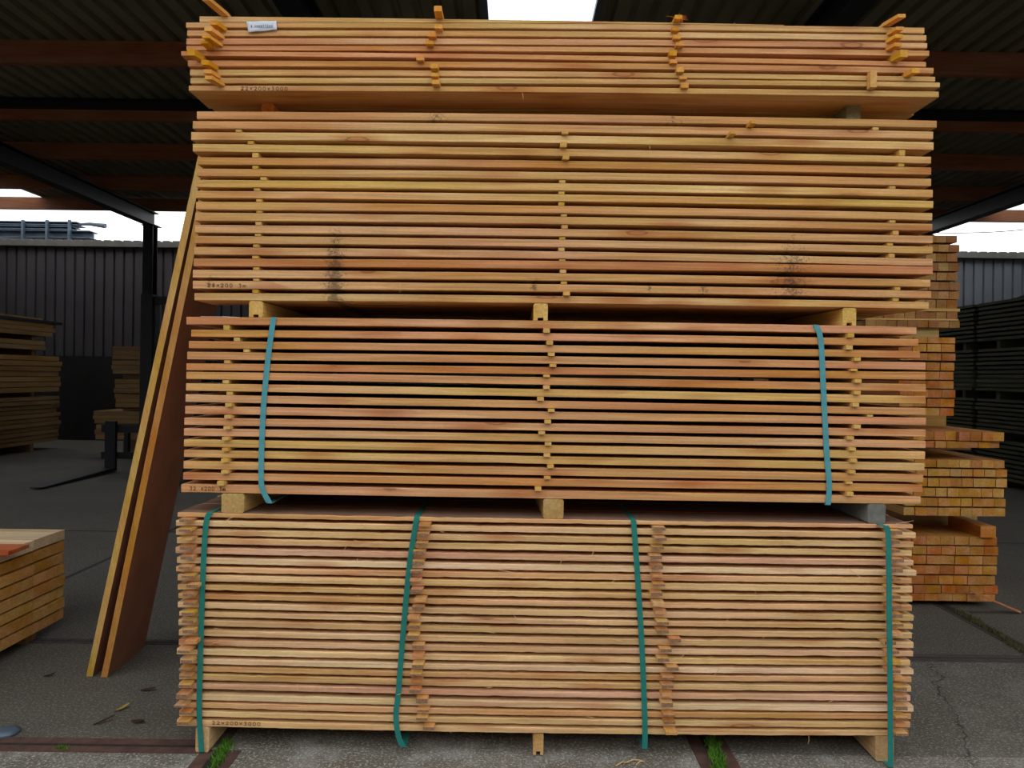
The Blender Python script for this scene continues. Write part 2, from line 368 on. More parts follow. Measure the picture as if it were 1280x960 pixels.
def tufts(name, pts, mat, h, label, n, spread):
    m_ = MB()
    for (a, b_) in pts:
        a = Vector(a); b_ = Vector(b_)
        for k in range(n):
            t = random.random(); c_ = a.lerp(b_, t)+Vector((random.gauss(0, spread), random.gauss(0, spread), 0)); c_.z = .001
            hh = h*random.uniform(.4, 1.2); an = random.uniform(0, 2*PI); d = Vector((math.cos(an), math.sin(an), 0))*.0025
            tip = c_+Vector((random.gauss(0, .35)*hh, random.gauss(0, .35)*hh, hh))
            md = c_.lerp(tip, .55)+Vector((0, 0, hh*.12))
            m_.add([c_-d, c_+d, md+d*.8, md-d*.8, tip], [(0, 1, 2, 3), (3, 2, 4)])
    tag(m_.build(name, mat), label, 'moss', kind='stuff')
tufts('grass_tuft', [(G(284, 930), G(268, 960))], M['moss'], .022, 'bright green moss in the slab joint beside the front left bearer', 700, .011)
tufts('grass_tuft', [(G(889, 930), G(905, 975))], M['moss'], .035, 'bright green grass tuft in the joint right of the front centre', 600, .012)
tufts('grass_tuft', [(G(68, 936), G(84, 936))], M['moss'], .012, 'tiny green sprig of moss in the rusty joint at the lower left', 60, .008)
tufts('grass_tuft', [(G(1200, 765), G(1300, 828))], M['moss_old'], .018, 'olive moss filling the slanting joint on the right', 900, .018)

# ------------------------------------------------------------------ the four big packs
T = {'y': (218, 180, 114), 'yt': (212, 168, 106), 't': (206, 156, 102), 'p': (210, 153, 112), 'o': (208, 144, 90), 'r': (198, 122, 74), 'b': (196, 144, 80),
     'pt': (208, 160, 112), 'c': (224, 186, 132), 'cc': (236, 206, 160), 'cy': (220, 182, 118), 'co': (210, 156, 98), 'cp': (220, 172, 134)}
T = {k: tuple(a*.62+b*.38 for a, b in zip(v, (230, 190, 142) if k[0] == 'c' else (213, 161, 96))) for k, v in T.items()}
TN = {'y': 'pale yellow', 'yt': 'yellowish', 't': 'tan', 'p': 'pinkish', 'o': 'orange-toned', 'r': 'reddish', 'b': 'golden brown', 'pt': 'pinkish tan',
      'c': 'cream', 'cc': 'palest cream', 'cy': 'straw-coloured', 'co': 'light orange', 'cp': 'light pinkish'}
def bowpx(y):
    return 3.4*(y-560)/360 if y > 560 else (-1.9*min(1, (520-y)/150) if y < 520 else 0)
class Row:
    def __init__(s, rl, rr, lt, lb, rt, rb, xl, xr, tone):
        A = wz(rl, lt); B = wz(rl, lb); D = wz(rr, rt); E = wz(rr, rb)
        s.A, s.B, s.D, s.E = A, B, D, E; s.tone = tone
        s.x0 = wz(xl, (lt+lb)/2).x; s.x1 = wz(xr, (rt+rb)/2).x
        ym = (lt+lb+rt+rb)/4; s.bow = -bowpx(ym)*3/922; s.xc = (s.x0+s.x1)/2
    def sag(s, x): return s.bow*(1-((x+.01)/1.5)**2)
    def top(s, x): return s.A.z+(s.D.z-s.A.z)*(x-s.A.x)/(s.D.x-s.A.x)+s.sag(x)
    def bot(s, x): return s.B.z+(s.E.z-s.B.z)*(x-s.B.x)/(s.E.x-s.B.x)+s.sag(x)
BW = .2
def plank_mesh(r, y0, x0=None, x1=None, name='plank', bev=.0015, rough=.0004, n=26):
    x0 = r.x0 if x0 is None else x0; x1 = r.x1 if x1 is None else x1
    v = []; f = []; y1 = y0+BW-.002
    rn = random.Random(round(x0*1e5))
    for i in range(n+1):
        x = x0+(x1-x0)*i/n
        zt = r.top(x)-.0004-abs(rn.gauss(0, rough)); zb_ = r.bot(x)+.0004+abs(rn.gauss(0, rough)); q = bev; yy = y0+abs(rn.gauss(0, rough))
        v += [(x, yy, zb_+q), (x, yy+q, zb_), (x, y1-q, zb_), (x, y1, zb_+q), (x, y1, zt-q), (x, y1-q, zt), (x, yy+q, zt), (x, yy, zt-q)]
    for i in range(n):
        for k in range(8):
            a = i*8+k; b_ = i*8+(k+1) % 8
            f.append((a, b_, b_+8, a+8))
    f.append(tuple(range(7, -1, -1))); f.append(tuple(n*8+k for k in range(8)))
    c_ = jit(lin(T[r.tone]), .94, 1.06)
    if r is RP4[0]:
        fm = [1 if (i % 8) in (4, 5) else 0 for i in range(n*8)]+[0, 0]
        return mk(name, v, f, None, color=c_, mats=[M['plank'], M['weathered']], fm=fm)
    return mk(name, v, f, M['plank'], color=c_)
def rows(data, rl, rr, tones):
    R = [Row(rl, rr, *d[:6], tn) for d, tn in zip(data, tones.split())]
    for a, b_ in zip(R, R[1:]):            # keep a sliver of air between layers
        for pa, pb in ((a.B, b_.A), (a.E, b_.D)):
            d = pa.z+0 - pb.z
            if d < .0012: pb.z = pa.z-.0012
        for xx in (a.x0, 0, a.x1):
            d = a.bot(xx)-b_.top(xx)
            if d < .0008: b_.bow -= 0; b_.A.z -= (.001-d); b_.D.z -= (.001-d)
    return R
# per layer: left top, left bottom, right top, right bottom (pixel heights), left end, right end
P1 = [(28,35,33.7,41.3,232.5,1155.5),(38,45.5,43,50.6,234,1158),(48,56,52.8,60,233,1159),(57.4,63.7,62.3,69.7,233,1161.5),(64,70.3,76.4,83,226.5,1157.5),
      (75.5,83.5,83.8,91.3,235,1167),(87,95,94.8,101,237.5,1169),(97.5,105,101.9,108.4,238,1175),(107,114,113.4,121,236,1173.5)]
P2 = [(139.4,149.4,149.6,159,246,1171),(151.4,161.2,163.6,173.3,241,1166.5),(165.2,175.3,176.8,186.8,239,1167),(180,190.2,195.1,204,241,1164),
      (196.8,206.4,208.5,218,247,1164),(210.9,220.7,222.6,232.1,246,1164),(225,234.8,236.3,246.2,245.5,1166),(238.7,248.1,250.4,259.5,245,1166.5),
      (252.4,262.7,265.5,275,245,1165.5),(265.9,276.6,279,288,244,1165.5),(281.4,291.6,294.2,303.6,243.5,1166),(295,304.8,307.5,316.6,243.5,1166),
      (308.9,319,322.8,332.0,242.5,1166),(323.3,333.5,332.4,342.7,242,1166),(337.6,347.6,348.9,358.4,241,1163),(351.2,361.3,363,372.3,241,1164),(366.5,376.1,377,386,243,1161)]
P3 = [(396.1,406,408.5,418.1,233,1145.5),(412.1,421.4,423.5,432.8,239,1148),(426.3,435.8,438.5,447.8,236,1150),(439.7,449.6,452.5,462.1,234,1157),
      (454,463.1,465,474.8,233,1157),(464.5,474.2,480,489.8,233,1157.5),(479,488.6,494.6,504.8,232.5,1157),(493,502.7,509.8,519,232,1157),
      (507.3,517.6,522.1,531.6,231.5,1157.5),(522,531.5,536.7,546.2,230.5,1157),(535.3,544.9,550.8,560.3,230,1157),(549.1,558.5,564.4,574.5,230,1156.5),
      (562.3,571.5,579,588.8,230,1155.5),(576.1,586,593.1,603,229.5,1154),(590.5,599.7,605.8,615.7,229,1153),(605,615.5,620.8,630.8,226.5,1151)]
P4 = [(640.6,647,654.6,660.4,222,1141),(650.5,658.3,665,672.8,220,1145),(661.5,669.6,676.5,684.3,220,1142),(672,680.2,687.4,695,221,1140),
      (684.4,692.5,699.4,706.9,219.5,1142),(696.9,705,711.9,719.6,221,1145.5),(708.3,715.6,721.9,729.6,220,1139.5),(718.4,726.8,732.3,740.8,222,1140.5),
      (730.9,737.9,744.9,752.2,222,1140.5),(741.9,748.9,756.1,763.6,223,1140),(752.8,760.5,768.1,776,222,1142),(764.3,771,779.3,786.3,224,1141),
      (774.7,782.5,790.4,798,223,1140),(787.2,795,802.2,810,223.5,1142),(799.2,807,813.6,820.9,223.5,1141.5),(810.6,818.6,825,832.2,221,1138),
      (822.8,830.1,836.3,843.5,225,1142),(832.5,839.5,846.1,853.2,226,1139.5),(842,850,857.3,864.9,224,1139),(853.5,861,869,876.6,224,1138),
      (867,875,881.6,889.8,223.5,1142),(877.5,884.8,892,899.3,225,1139),(888,895.6,902.4,910,224,1138),(899.4,907.7,913.3,920,221,1136)]
R1 = R1
RP1 = rows(P1, 240, 1150, 'yt yt p o o o yt y yt')
RP2 = rows(P2, 245, 1160, 't t y y b t y y t t pt t pt r pt pt yt')
RP3 = rows(P3, 235, 1150, 'p o o p o o y p p p pt y y t o p')
RP4 = rows(P4, 265, 1085, 'co c cy cy cp cc co cy cy co c cy c c cp cy cc co cy cp cc co cy c')
PACKS = [('top pack', RP1, 'top pack'), ('second pack down', RP2, 'second pack'), ('blue-strapped third pack', RP3, 'third pack'), ('bottom pack', RP4, 'bottom pack')]
FRONT = {}
for pi, (pn, R, short) in enumerate(PACKS):
    for i, r in enumerate(R):
        o = plank_mesh(r, F, rough=.0009 if pi == 3 else .0004, n=90 if pi == 3 else 26, bev=.002 if pi == 3 else .0015)
        pos = 'uppermost' if i == 0 else ('lowest' if i == len(R)-1 else ords[i]+' from top')
        extra = ''
        if (pi, i) in ((0, 8), (2, 15), (3, 23), (1, 15)): extra = ' with handwritten size'
        tag(o, '%s plank edge%s, %s layer in the %s' % (TN[r.tone], extra, pos, pn), 'plank', 'planks at the front of the '+short)
        FRONT[(pi, i)] = o
        for k in range(1, 5):
            c_ = o.copy(); C.objects.link(c_); c_.location = o.location+Vector((random.uniform(-.012, .012), k*(BW+.004), 0))
            
            tag(c_, 'plank behind the front row, hidden inside the '+pn, 'plank', 'planks behind the front row of the '+short)
            cc = lin(T[random.choice(['t', 'pt', 'yt', 'p'])]); c_.color = (*cc, 1)
            if pi == 1 and i >= len(R)-1 and k >= 1:
                c_.scale.x = .93; c_.location.x += .09
# a tapering slab lying on the top pack
r0 = RP1[0]; v = []; x0, x1 = wz(249.5, 24).x, wz(980, 30).x; n = 14
for i in range(n+1):
    x = x0+(x1-x0)*i/n; z0 = r0.top(x)+.0004; z1 = z0+.021*(1-i/n)+.0015
    v += [(x, F, z0), (x, F+.19, z0), (x, F+.19, z1), (x, F, z1)]
f = [(0, 1, 2, 3), (n*4+3, n*4+2, n*4+1, n*4)]
for i in range(n):
    for k in range(4): a = i*4+k; b_ = i*4+(k+1) % 4; f.append((a, b_, b_+4, a+4))
TOPSLAB = mk('tapered_plank', v, f, M['plank'], color=lin(T['y']))
tag(TOPSLAB, 'tapering yellow plank lying loose along the very top of the top pack', 'plank')
def slab_top(x): return r0.top(x)+.0004+.021*(1-(x-x0)/(x1-x0))+.0015

# spacer sticks
def stick(x, za, zb_, prot, wd, label, group, tone=(214, 168, 88), yaw=0, flare=0, depth=.98, end=False, name='spacer_stick'):
    v = []; y0 = F-prot; ya = F+depth
    for (y, dz) in ((y0, 0), (ya, 0)):
        xx = x+(y-F)*yaw if y < F else x
        v += [(xx-wd/2, y, za), (xx+wd/2, y, za), (xx+wd/2, y, zb_), (xx-wd/2, y, zb_)]
    xx = x; v[4:4] = [(x-wd/2, F, za), (x+wd/2, F, za), (x+wd/2, F, zb_), (x-wd/2, F, zb_)]
    f = [(0, 3, 2, 1), (8, 9, 10, 11)]
    if flare and prot > .01:
        for q in (0, 1): v[q] = (v[q][0], v[q][1], v[q][2]-flare)
        for q in (2, 3): v[q] = (v[q][0], v[q][1], v[q][2]+flare*.4)
        ring = [(x-wd/2, F-.002, za-flare), (x+wd/2, F-.002, za-flare), (x+wd/2, F-.002, zb_+flare*.4), (x-wd/2, F-.002, zb_+flare*.4)]
        v[4:4] = ring; f = [(0, 3, 2, 1), (12, 13, 14, 15)]
    for s_ in ((0, 4, 8) if len(v) == 16 else (0, 4)):
        for k in range(4): a = s_+k; b_ = s_+(k+1) % 4; f.append((a, b_, b_+4, a+4))
    c_ = jit(lin(tone), .9, 1.08)
    o = mk(name, v, f, M['stick'], color=c_, mats=[M['stick'], M['endgrain']], fm=[1 if end else 0]+[0]*(len(f)-1))
    return tag(o, label, 'spacer stick', group)
def gapstick(R, i, px, prot, wd, col, pn, short, **k):
    """stick between layer i and i+1 (counted from 0)"""
    a, b_ = R[i], R[i+1]
    x = wz(px, 470+ (470-470)).x
    zc = (a.bot(0)+b_.top(0))/2
    py = CY-(zc-EYE)/F*FPX; x = wz(px, py).x
    zt = min(a.bot(x-wd/2), a.bot(x+wd/2))-.0003; zb_ = max(b_.top(x-wd/2), b_.top(x+wd/2))+.0003
    if zt-zb_ < .0025: return None
    return stick(x, zb_, zt, prot, wd, 'spacer stick in the %s column, between %s and %s layers of the %s' % (col, ords[i], ords[i+1], pn),
                 '%s column of spacer sticks in the %s' % (col, short), **k)
p1 = PACKS[0][0]
for col, L in (('far left', {0: (278.6, .10), 1: (275.6, .13), 2: (274, .14), 4: (251, .10), 5: (268, .10), 6: (271, .10), 7: (276, .13)}),
               ('centre left', {0: (549, .05), 1: (541, .05), 2: (538, .05), 4: (526, .04), 5: (544, .06), 6: (544, .05), 7: (546, .06)}),
               ('centre right', {0: (843, .04), 1: (845, .04), 2: (848, .05), 3: (840, .04), 4: (841, .03), 5: (849, .04), 6: (853, .03), 7: (855, .03)}),
               ('far right', {0: (1113, .09), 1: (1112, .09), 2: (1112, .08), 3: (1118, .09), 5: (1134, .08), 6: (1139, .12)})):
    for i, (px, pr) in L.items(): gapstick(RP1, i, px, pr*.55, .03, col, p1, 'top pack', tone=(222, 160, 66), flare=.006, yaw=.28 if col == 'far left' else (-.25 if col == 'far right' else .02))
def topstick(px, pr, h, lab, wd=.03, yaw=0):
    x = wz(px, 30).x
    zt = (slab_top(x-wd/2) if x < x1 else r0.top(x))+.001
    stick(x, zt, zt+h, pr, wd, lab, 'spacer sticks on top of the top pack', tone=(224, 160, 62), depth=.9, yaw=yaw)
topstick(281, .125, .014, 'orange spacer stick jutting furthest out at the top left of the top pack', yaw=.2)
topstick(549, .06, .022, 'short square spacer stick standing on the top pack left of centre')
topstick(846, .03, .016, 'frayed orange spacer stick on the top pack right of centre')
topstick(1108, .075, .014, 'spacer stick jutting out over the top right corner of the top pack', yaw=-.3)
for (px, py, lab) in ((263.5, 62, 'left'),):
    x = wz(px, py).x; zz = wz(px, 59).z
    o = MB().box(x-.015, x+.015, F-.06, F-.0005, zz-.012, zz+.0005).build('stick_stub', M['stick'], color=lin((222, 160, 66)))
    tag(o, 'broken spacer stub stuck on the front of the top pack near its left end', 'spacer stick')
x = wz(1087.5, 100).x
o = MB().box(x-.013, x+.013, F-.03, F-.0005, wz(1087, 112.5).z, wz(1087, 92).z).build('stick_stub', M['stick'], color=lin((214, 168, 96)))
tag(o, 'upright wooden peg pressed on the front near the top pack lower right', 'spacer stick')
# orange fraying
m_ = MB()
for k in range(16):
    a = wz(846+random.uniform(-6, 6), 27+random.uniform(-2, 4)); a.y = F-.012-random.uniform(0, .02); b_ = a+Vector((random.gauss(0, .02), random.uniform(-.01, .01), random.uniform(-.004, .022)))
    m_.tube([a, a.lerp(b_, .5)+Vector((0, 0, .003)), b_], [.0016, .0012, .0005], 4)
tag(m_.build('torn_fibres', M['stick'], color=lin((214, 120, 40))), 'tuft of torn orange fibres on the stick right of centre, top pack', 'wood splinters', kind='stuff')

p2 = PACKS[1][0]
L2 = {'left': {1: 298, 2: 313, 3: 319, 4: 319, 5: 329, 6: 321, 7: 324, 8: 324, 9: 323, 10: 322, 11: 320, 12: 319, 13: 320, 14: 320, 15: 319},
      'middle': {1: 706, 2: 704, 3: 707, 5: 703, 6: 702, 7: 702, 8: 705, 9: 706, 10: 703, 11: 702, 12: 703, 13: 704, 14: 705, 15: 708},
      'right': {0: 1095, 2: 1128, 3: 1127, 5: 1116, 8: 1116, 9: 1120, 10: 1113, 11: 1115, 14: 1122, 15: 1120}}
for col, D in L2.items():
    for i, px in D.items():
        pr = .02 if (col == 'middle' and i in (1, 2, 3, 15)) else -.002
        gapstick(RP2, i, px, pr, .026, col, p2, 'second pack')
for (i, px, wh) in ((0, 937, 'higher'), (1, 912, 'lower')):
    o = gapstick(RP2, i, px, .05, .022, 'stray', p2, 'second pack')
    o['label'] = '%s of two stray spacer ends poking out upper right of the second pack' % wh; o['group'] = 'stray spacer ends'
p3 = PACKS[2][0]
L3 = {'left': [283, 296, 308, 284, None, 282, 287, 288, 287, 286, 284, 284, 283, 283, 278],
      'middle': [683, 687, 689, 691, 683, 683, 675.5, 689, 684.5, 677, 685, 683.5, 688, 684, 672.5],
      'right': [1062, 1060, 1070, 1066, 1071, 1070, 1068, 1088, 1070, 1061.5, 1064, 1065.5, 1063.5, 1060, 1061]}
for col, D in L3.items():
    for i, px in enumerate(D):
        if px is None: continue
        pr = {'left': (-.001 if i < 7 else .022), 'middle': .018, 'right': (.014 if i != 7 else -.002)}[col]
        gapstick(RP3, i, px, pr, .026, col, p3, 'third pack', tone=(214, 174, 98))
p4 = PACKS[3][0]
L4 = {'far left': ([237, 238, 239, 238, 238, 236, 240, 246, 241, 241, 241, 240, 241, 245, 236, 240, 237, 237, 236, 234, 231, 236, 234], .045),
      'centre left': ([532, 530, 528.5, 525, 524, 521, 520.5, 522.5, 527, 523.5, 518, 519, 518, 524, 524, 524, 521, 522, 520, 528.5, 530, 528.5, 537], .04),
      'centre right': ([822.5, 823, 820, 817.5, 819, 820, 821.5, 819, 821, 824, 826, 826, 842, 830, 827, 839, 832.5, 832, 832, 832, 834, 835, 836.5], .04),
      'far right': ([1114, 1112, 1112, 1116, 1115, 1112, 1111, 1113, 1112, 1115, 1117, 1115, 1108, 1112, 1112, 1112, 1120, 1119, 1119, 1120, 1120, 1120, 1121], .04)}
for col, (D, pr) in L4.items():
    for i, px in enumerate(D):
        gapstick(RP4, i, px, pr*random.uniform(.75, 1.2), .046, col, p4, 'bottom pack', tone=random.choice([(208, 160, 104), (214, 168, 96), (204, 146, 92)]), end=(random.random() < .7))

# bearers (blocks that carry the packs)
def bearer(px, wd, Ra, Rb, label, y0=F+.002, name='bearer_block', mat='bearer', tone=(214, 176, 88), groove=False, skew=0, depth=1.0):
    py = 500
    if Ra: x = wz(px, CY-(Ra.bot(0)-EYE)/F*FPX).x if px is not None else 0
    x *= 1
    x = P(px, CY-(Ra.bot(0)-EYE)/F*FPX, y0).x
    zt = min(Ra.bot(x-wd/2), Ra.bot(x+wd/2))-.0005
    zb_ = (max(Rb.top(x-wd/2), Rb.top(x+wd/2))+.0005) if Rb else 0.0045
    y1 = F+depth; a, b_ = x-wd/2, x+wd/2; q = min(.006, wd*.12)
    if groove:
        gw = wd*.2; gh = (zt-zb_)*.16
        prof = [(a, zb_), (x-gw, zb_), (x-gw, zb_+gh), (x+gw, zb_+gh), (x+gw, zb_), (b_, zb_), (b_, zt-q), (b_-q, zt), (a+q, zt), (a, zt-q)]
    else: prof = [(a, zb_+q), (a+q, zb_), (b_-q, zb_), (b_, zb_+q), (b_, zt-q), (b_-q, zt), (a+q, zt), (a, zt-q)]
    n = len(prof); v = [(p, y0, z) for p, z in prof]+[(p+skew, y1, z) for p, z in prof]
    f = [tuple(range(n))[::-1], tuple(range(n, 2*n))]+[(k, (k+1) % n, (k+1) % n+n, k+n) for k in range(n)]
    o = mk(name, v, f, M[mat], color=lin(tone))
    return tag(o, label, 'bearer')
bearer(335, .052, RP1[-1], RP2[0], 'small orange bearer set back in the gap under the top pack, left', y0=F+.13, tone=(208, 134, 66), depth=.95)
bearer(1067, .06, RP1[-1], RP2[0], 'grey-green bearer set back in the gap under the top pack, right', y0=F+.10, tone=(128, 120, 84), depth=.95)
bearer(320, .056, RP2[-1], RP3[0], 'yellow grooved bearer under the left of the second pack', groove=True)
bearer(676, .058, RP2[-1], RP3[0], 'yellow grooved bearer under the middle of the second pack', groove=True)
bearer(1062, .055, RP2[-1], RP3[0], 'yellow grooved bearer under the right of the second pack', groove=True)
bearer(291, .092, RP3[-1], RP4[0], 'thick weathered yellow bearer below the handwriting of the third pack', tone=(190, 158, 96), skew=.05)
bearer(692, .082, RP3[-1], RP4[0], 'brownish square bearer between third and bottom packs, centre', tone=(190, 156, 98), skew=-.05)
bearer(1096, .072, RP3[-1], RP4[0], 'grey bearer between third and bottom packs, right', mat='concrete_block')
bearer(253, .055, RP4[-1], None, 'pale wooden bearer on the ground under the bottom pack, left', y0=F-.002, tone=(206, 172, 118))
bearer(673, .042, RP4[-1], None, 'narrow wooden bearer on the ground under the bottom pack, centre', groove=True, tone=(200, 160, 100), y0=F+.01)
bearer(1106, .075, RP4[-1], None, 'wooden bearer on the ground under the bottom pack, right', y0=F-.001, tone=(190, 158, 110))

# straps
def ribbon(name, pts, wd, mat, label, group=None, th=.0012):
    pts = [Vector(p) for p in pts]; v = []; f = []; n = len(pts)
    for i, p in enumerate(pts):
        d = (pts[min(i+1, n-1)]-pts[max(i-1, 0)]).normalized()
        s_ = Vector((1, 0, 0))-d*d.x; s_.normalize(); nn = d.cross(s_).normalized()
        for a, b_ in ((-1, -1), (1, -1), (1, 1), (-1, 1)): v.append(p+s_*a*wd/2+nn*b_*th/2)
    for i in range(n-1):
        for k in range(4): a = i*4+k; b_ = i*4+(k+1) % 4; f.append((a, b_, b_+4, a+4))
    f += [(0, 3, 2, 1), tuple((n-1)*4+k for k in range(4))]
    return tag(mk(name, v, f, M[mat]), label, 'strap', group)
def smooth(pts, m=4):
    out = []; n = len(pts)
    for i in range(n-1):
        p0, p1_, p2_, p3_ = pts[max(i-1, 0)], pts[i], pts[i+1], pts[min(i+2, n-1)]
        for k in range(m):
            t = k/m; out.append(.5*((2*p1_)+(p2_-p0)*t+(2*p0-5*p1_+4*p2_-p3_)*t*t+(3*p1_-p0-3*p2_+p3_)*t**3))
    out.append(pts[-1]); return out
def strap(front, R, off, wd, mat, label, slack=0, group=None, bottom=None):
    """front = pixel points down the face; the loop closes over the top, the back and the underside"""
    fp = []
    for px, py in front:
        p = P(px, py, F-off); fp.append(p)
    xt = fp[0].x; zt = R[0].top(xt)+.0016
    fp[0].z = zt-.004
    rt, rb = R[0], R[-1]; xb = fp[-1].x
    D = 1.026
    zbm = rb.bot(xb)-.0016 if bottom is None else bottom
    top = [Vector((xt, F+D-.03, rt.top(xt)+.0018)), Vector((xt, F+.6, rt.top(xt)+.0018)), Vector((xt, F+.06, rt.top(xt)+.0018)), Vector((xt, F+.012, rt.top(xt)+.0015))]
    if bottom is not None: fp[-1].z = bottom+.006
    bot = [Vector((xb, F+.03, min(zbm, fp[-1].z)-.000)), Vector((xb, F+.5, min(zbm, fp[-1].z+slack*.3))), Vector((xb, F+D-.03, zbm))]
    back = [Vector((xb, F+D, zbm+.02)), Vector(((xb+xt)/2, F+D+.003, (zbm+zt)/2)), Vector((xt, F+D, zt-.02))]
    fr = smooth(fp, 4)
    return ribbon('packing_strap', top+fr+bot+back+[top[0]+Vector((0, .004, 0))], wd, mat, label, group)
g3 = 'straps around the third pack'; g4 = 'straps around the bottom pack'
strap([(342, 398), (336, 440), (330, 500), (327, 560), (326.5, 600), (329, 614), (337, 629)], RP3, .004, .022, 'strap_blue', 'blue plastic strap round the left part of the third pack', group=g3)
strap([(1020, 404), (1026, 425), (1029, 480), (1033, 560), (1036.5, 605), (1035, 631)], RP3, .004, .022, 'strap_blue', 'blue plastic strap round the right part of the third pack', group=g3)
strap([(262, 638), (257.5, 655), (253.5, 720), (251, 800), (249, 880), (250, 912), (252, 938)], RP4, .008, .022, 'strap', bottom=.002, label= 'leftmost green strap of the bottom pack, running down over the bearer', group=g4)
strap([(521, 645), (512, 705), (504, 790), (498, 865), (495, 895), (498, 920), (504, 934)], RP4, .008, .022, 'strap', 'slanting green strap left of centre, slack at its lower end', group=g4)
strap([(792, 649), (797, 720), (802.5, 810), (806, 900), (806, 936)], RP4, .008, .022, 'strap', 'green strap right of centre round the bottom pack', group=g4)
strap([(1107, 655), (1110.5, 672), (1111.5, 760), (1112.5, 850), (1113.5, 944)], RP4, .05, .022, 'strap', bottom=.002, label= 'rightmost green strap of the bottom pack, over the spacer ends', group=g4)

# handwriting
GL = {'0': [[(.5,0),(.15,.2),(.1,.6),(.35,1),(.7,.9),(.85,.5),(.75,.1),(.5,0)]], '2': [[(.1,.75),(.4,1),(.8,.8),(.6,.45),(.1,.02),(.9,.08)]],
      '3': [[(.15,.95),(.75,.95),(.4,.58),(.8,.4),(.65,.05),(.1,.05)]], '8': [[(.5,.5),(.2,.75),(.5,1),(.8,.78),(.5,.5),(.15,.22),(.5,0),(.85,.25),(.5,.5)]],
      'x': [[(.15,.15),(.85,.8)],[(.15,.8),(.85,.1)]], 'm': [[(.05,0),(.1,.6),(.35,.55),(.42,0)],[(.42,.45),(.7,.6),(.85,.5),(.9,0)]], ' ': []}
def write(txt, px0, px1, pyl, hpx, parent, label):
    m_ = MB(); n = len(txt); cw = (px1-px0)/n
    for i, ch in enumerate(txt):
        for st_ in GL[ch]:
            pts = []
            for (a, b_) in st_:
                px = px0+cw*(i+a*.78); py = pyl(px)-b_*hpx
                pts.append(P(px, py, F-.0012))
            for a, b_ in zip(pts, pts[1:]):
                m_.bar(a, b_, .0006, .0022, up=(0.3, 0, 1) if abs((b_-a).normalized().z) < .9 else (1, 0, 0))
    o = m_.build('handwriting', M['ink'], parent); o['label'] = label; return o
# flat strokes: bars lie in the face plane
def write2(txt, px0, px1, pyl, hpx, parent, label, sw=.0017):
    m_ = MB(); cw = (px1-px0)/len(txt)
    for i, ch in enumerate(txt):
        for st_ in GL[ch]:
            pts = [P(px0+cw*(i+a*.78), pyl(px0+cw*(i+a*.78))-b_*hpx, F-.0006) for a, b_ in st_]
            for a, b_ in zip(pts, pts[1:]):
                d = (b_-a).normalized(); s_ = Vector((-d.z, 0, d.x))*sw/2; a = a-d*sw*.3; b_ = b_+d*sw*.3; dy = Vector((0, .0004, 0))
                m_.add([a-s_-dy, b_-s_-dy, b_+s_-dy, a+s_-dy, a-s_+dy, b_-s_+dy, b_+s_+dy, a+s_+dy], [(0,1,2,3),(4,7,6,5),(0,4,5,1),(1,5,6,2),(2,6,7,3),(3,7,4,0)])
    o = m_.build('handwriting', M['ink'], parent); o['label'] = label; return o
write2('22x200x3000', 301, 361, lambda x: 112.6+(x-301)*.012, 4.6, FRONT[(0, 8)], 'handwritten 22x200x3000 in brown ink')
write2('28x200 3m', 259, 309, lambda x: 358.8+(x-259)*.012, 4.6, FRONT[(1, 15)], 'faint handwritten size in brown ink')
write2('32 x200 3m', 237, 283, lambda x: 613+(x-237)*.016, 4.8, FRONT[(2, 15)], 'handwritten 32 x 200 3m in brown ink')
write2('22x200x3000', 265, 327, lambda x: 905.6+(x-265)*.03, 4.3, FRONT[(3, 23)], 'handwritten 22x200x3000 in brown ink')

# paper label
cs = [P(308, 27, F-.003), P(345.5, 26.2, F-.003), P(346.5, 37.4, F-.006), P(310.5, 40.5, F-.008)]
v = []; f = []; nx, ny = 10, 4
for j in range(ny+1):
    for i in range(nx+1):
        a, b_ = i/nx, j/ny; p = cs[0].lerp(cs[1], a).lerp(cs[3].lerp(cs[2], a), b_)
        p.y += -.0015+.0015*math.sin(a*9+b_*3); v.append(p)
for j in range(ny):
    for i in range(nx):
        a = j*(nx+1)+i; f.append((a, a+1, a+nx+2, a+nx+1))
lab = mk('paper_label', v, f, M['paper'], smooth=True)
sm = lab.modifiers.new('t', 'SOLIDIFY'); sm.thickness = .0005; sm.offset = 0
tag(lab, 'crumpled white paper label on the upper left front of the top pack', 'label')
def patch(px0, px1, py0, py1, mat, y=F-.0125):
    m_ = MB(); a = P(px0, py0, y); b_ = P(px1, py1, y); m_.box(a.x, b_.x, y, y+.0005, b_.z, a.z); return m_
tx = MB()
for k in range(9): 
    a = P(318+k*2.6, 31+random.uniform(-.5, .5), F-.0122); tx.box(a.x, a.x+.006, F-.0125, F-.0118, a.z-.006-random.uniform(0, .004), a.z)
tx.build('print', M['paper_ink'], lab)
patch(313.6, 314.8, 31.5, 34.2, None).build('blue_mark', M['blue_ink'], lab)

# bright bent strip lying in the gap
a, b_, c_ = P(258, 394.2, F+.12), P(285, 394.4, F+.12), P(306, 398.2, F+.1)
zz = RP3[0].top(a.x)+.003
pts = [Vector((a.x, F+.07, zz+.003)), Vector((b_.x-.03, F+.07, zz+.003)), Vector((b_.x, F+.07, zz+.004)), Vector((c_.x-.03, F+.055, zz+.001)), Vector((c_.x, F+.05, zz))]
m_ = MB()
for p, q in zip(pts, pts[1:]): m_.bar(p, q, .016, .0022)
tag(m_.build('metal_strip', M['bright']), 'thin bright bent metal strip lying on the third pack at its left', 'metal strip')

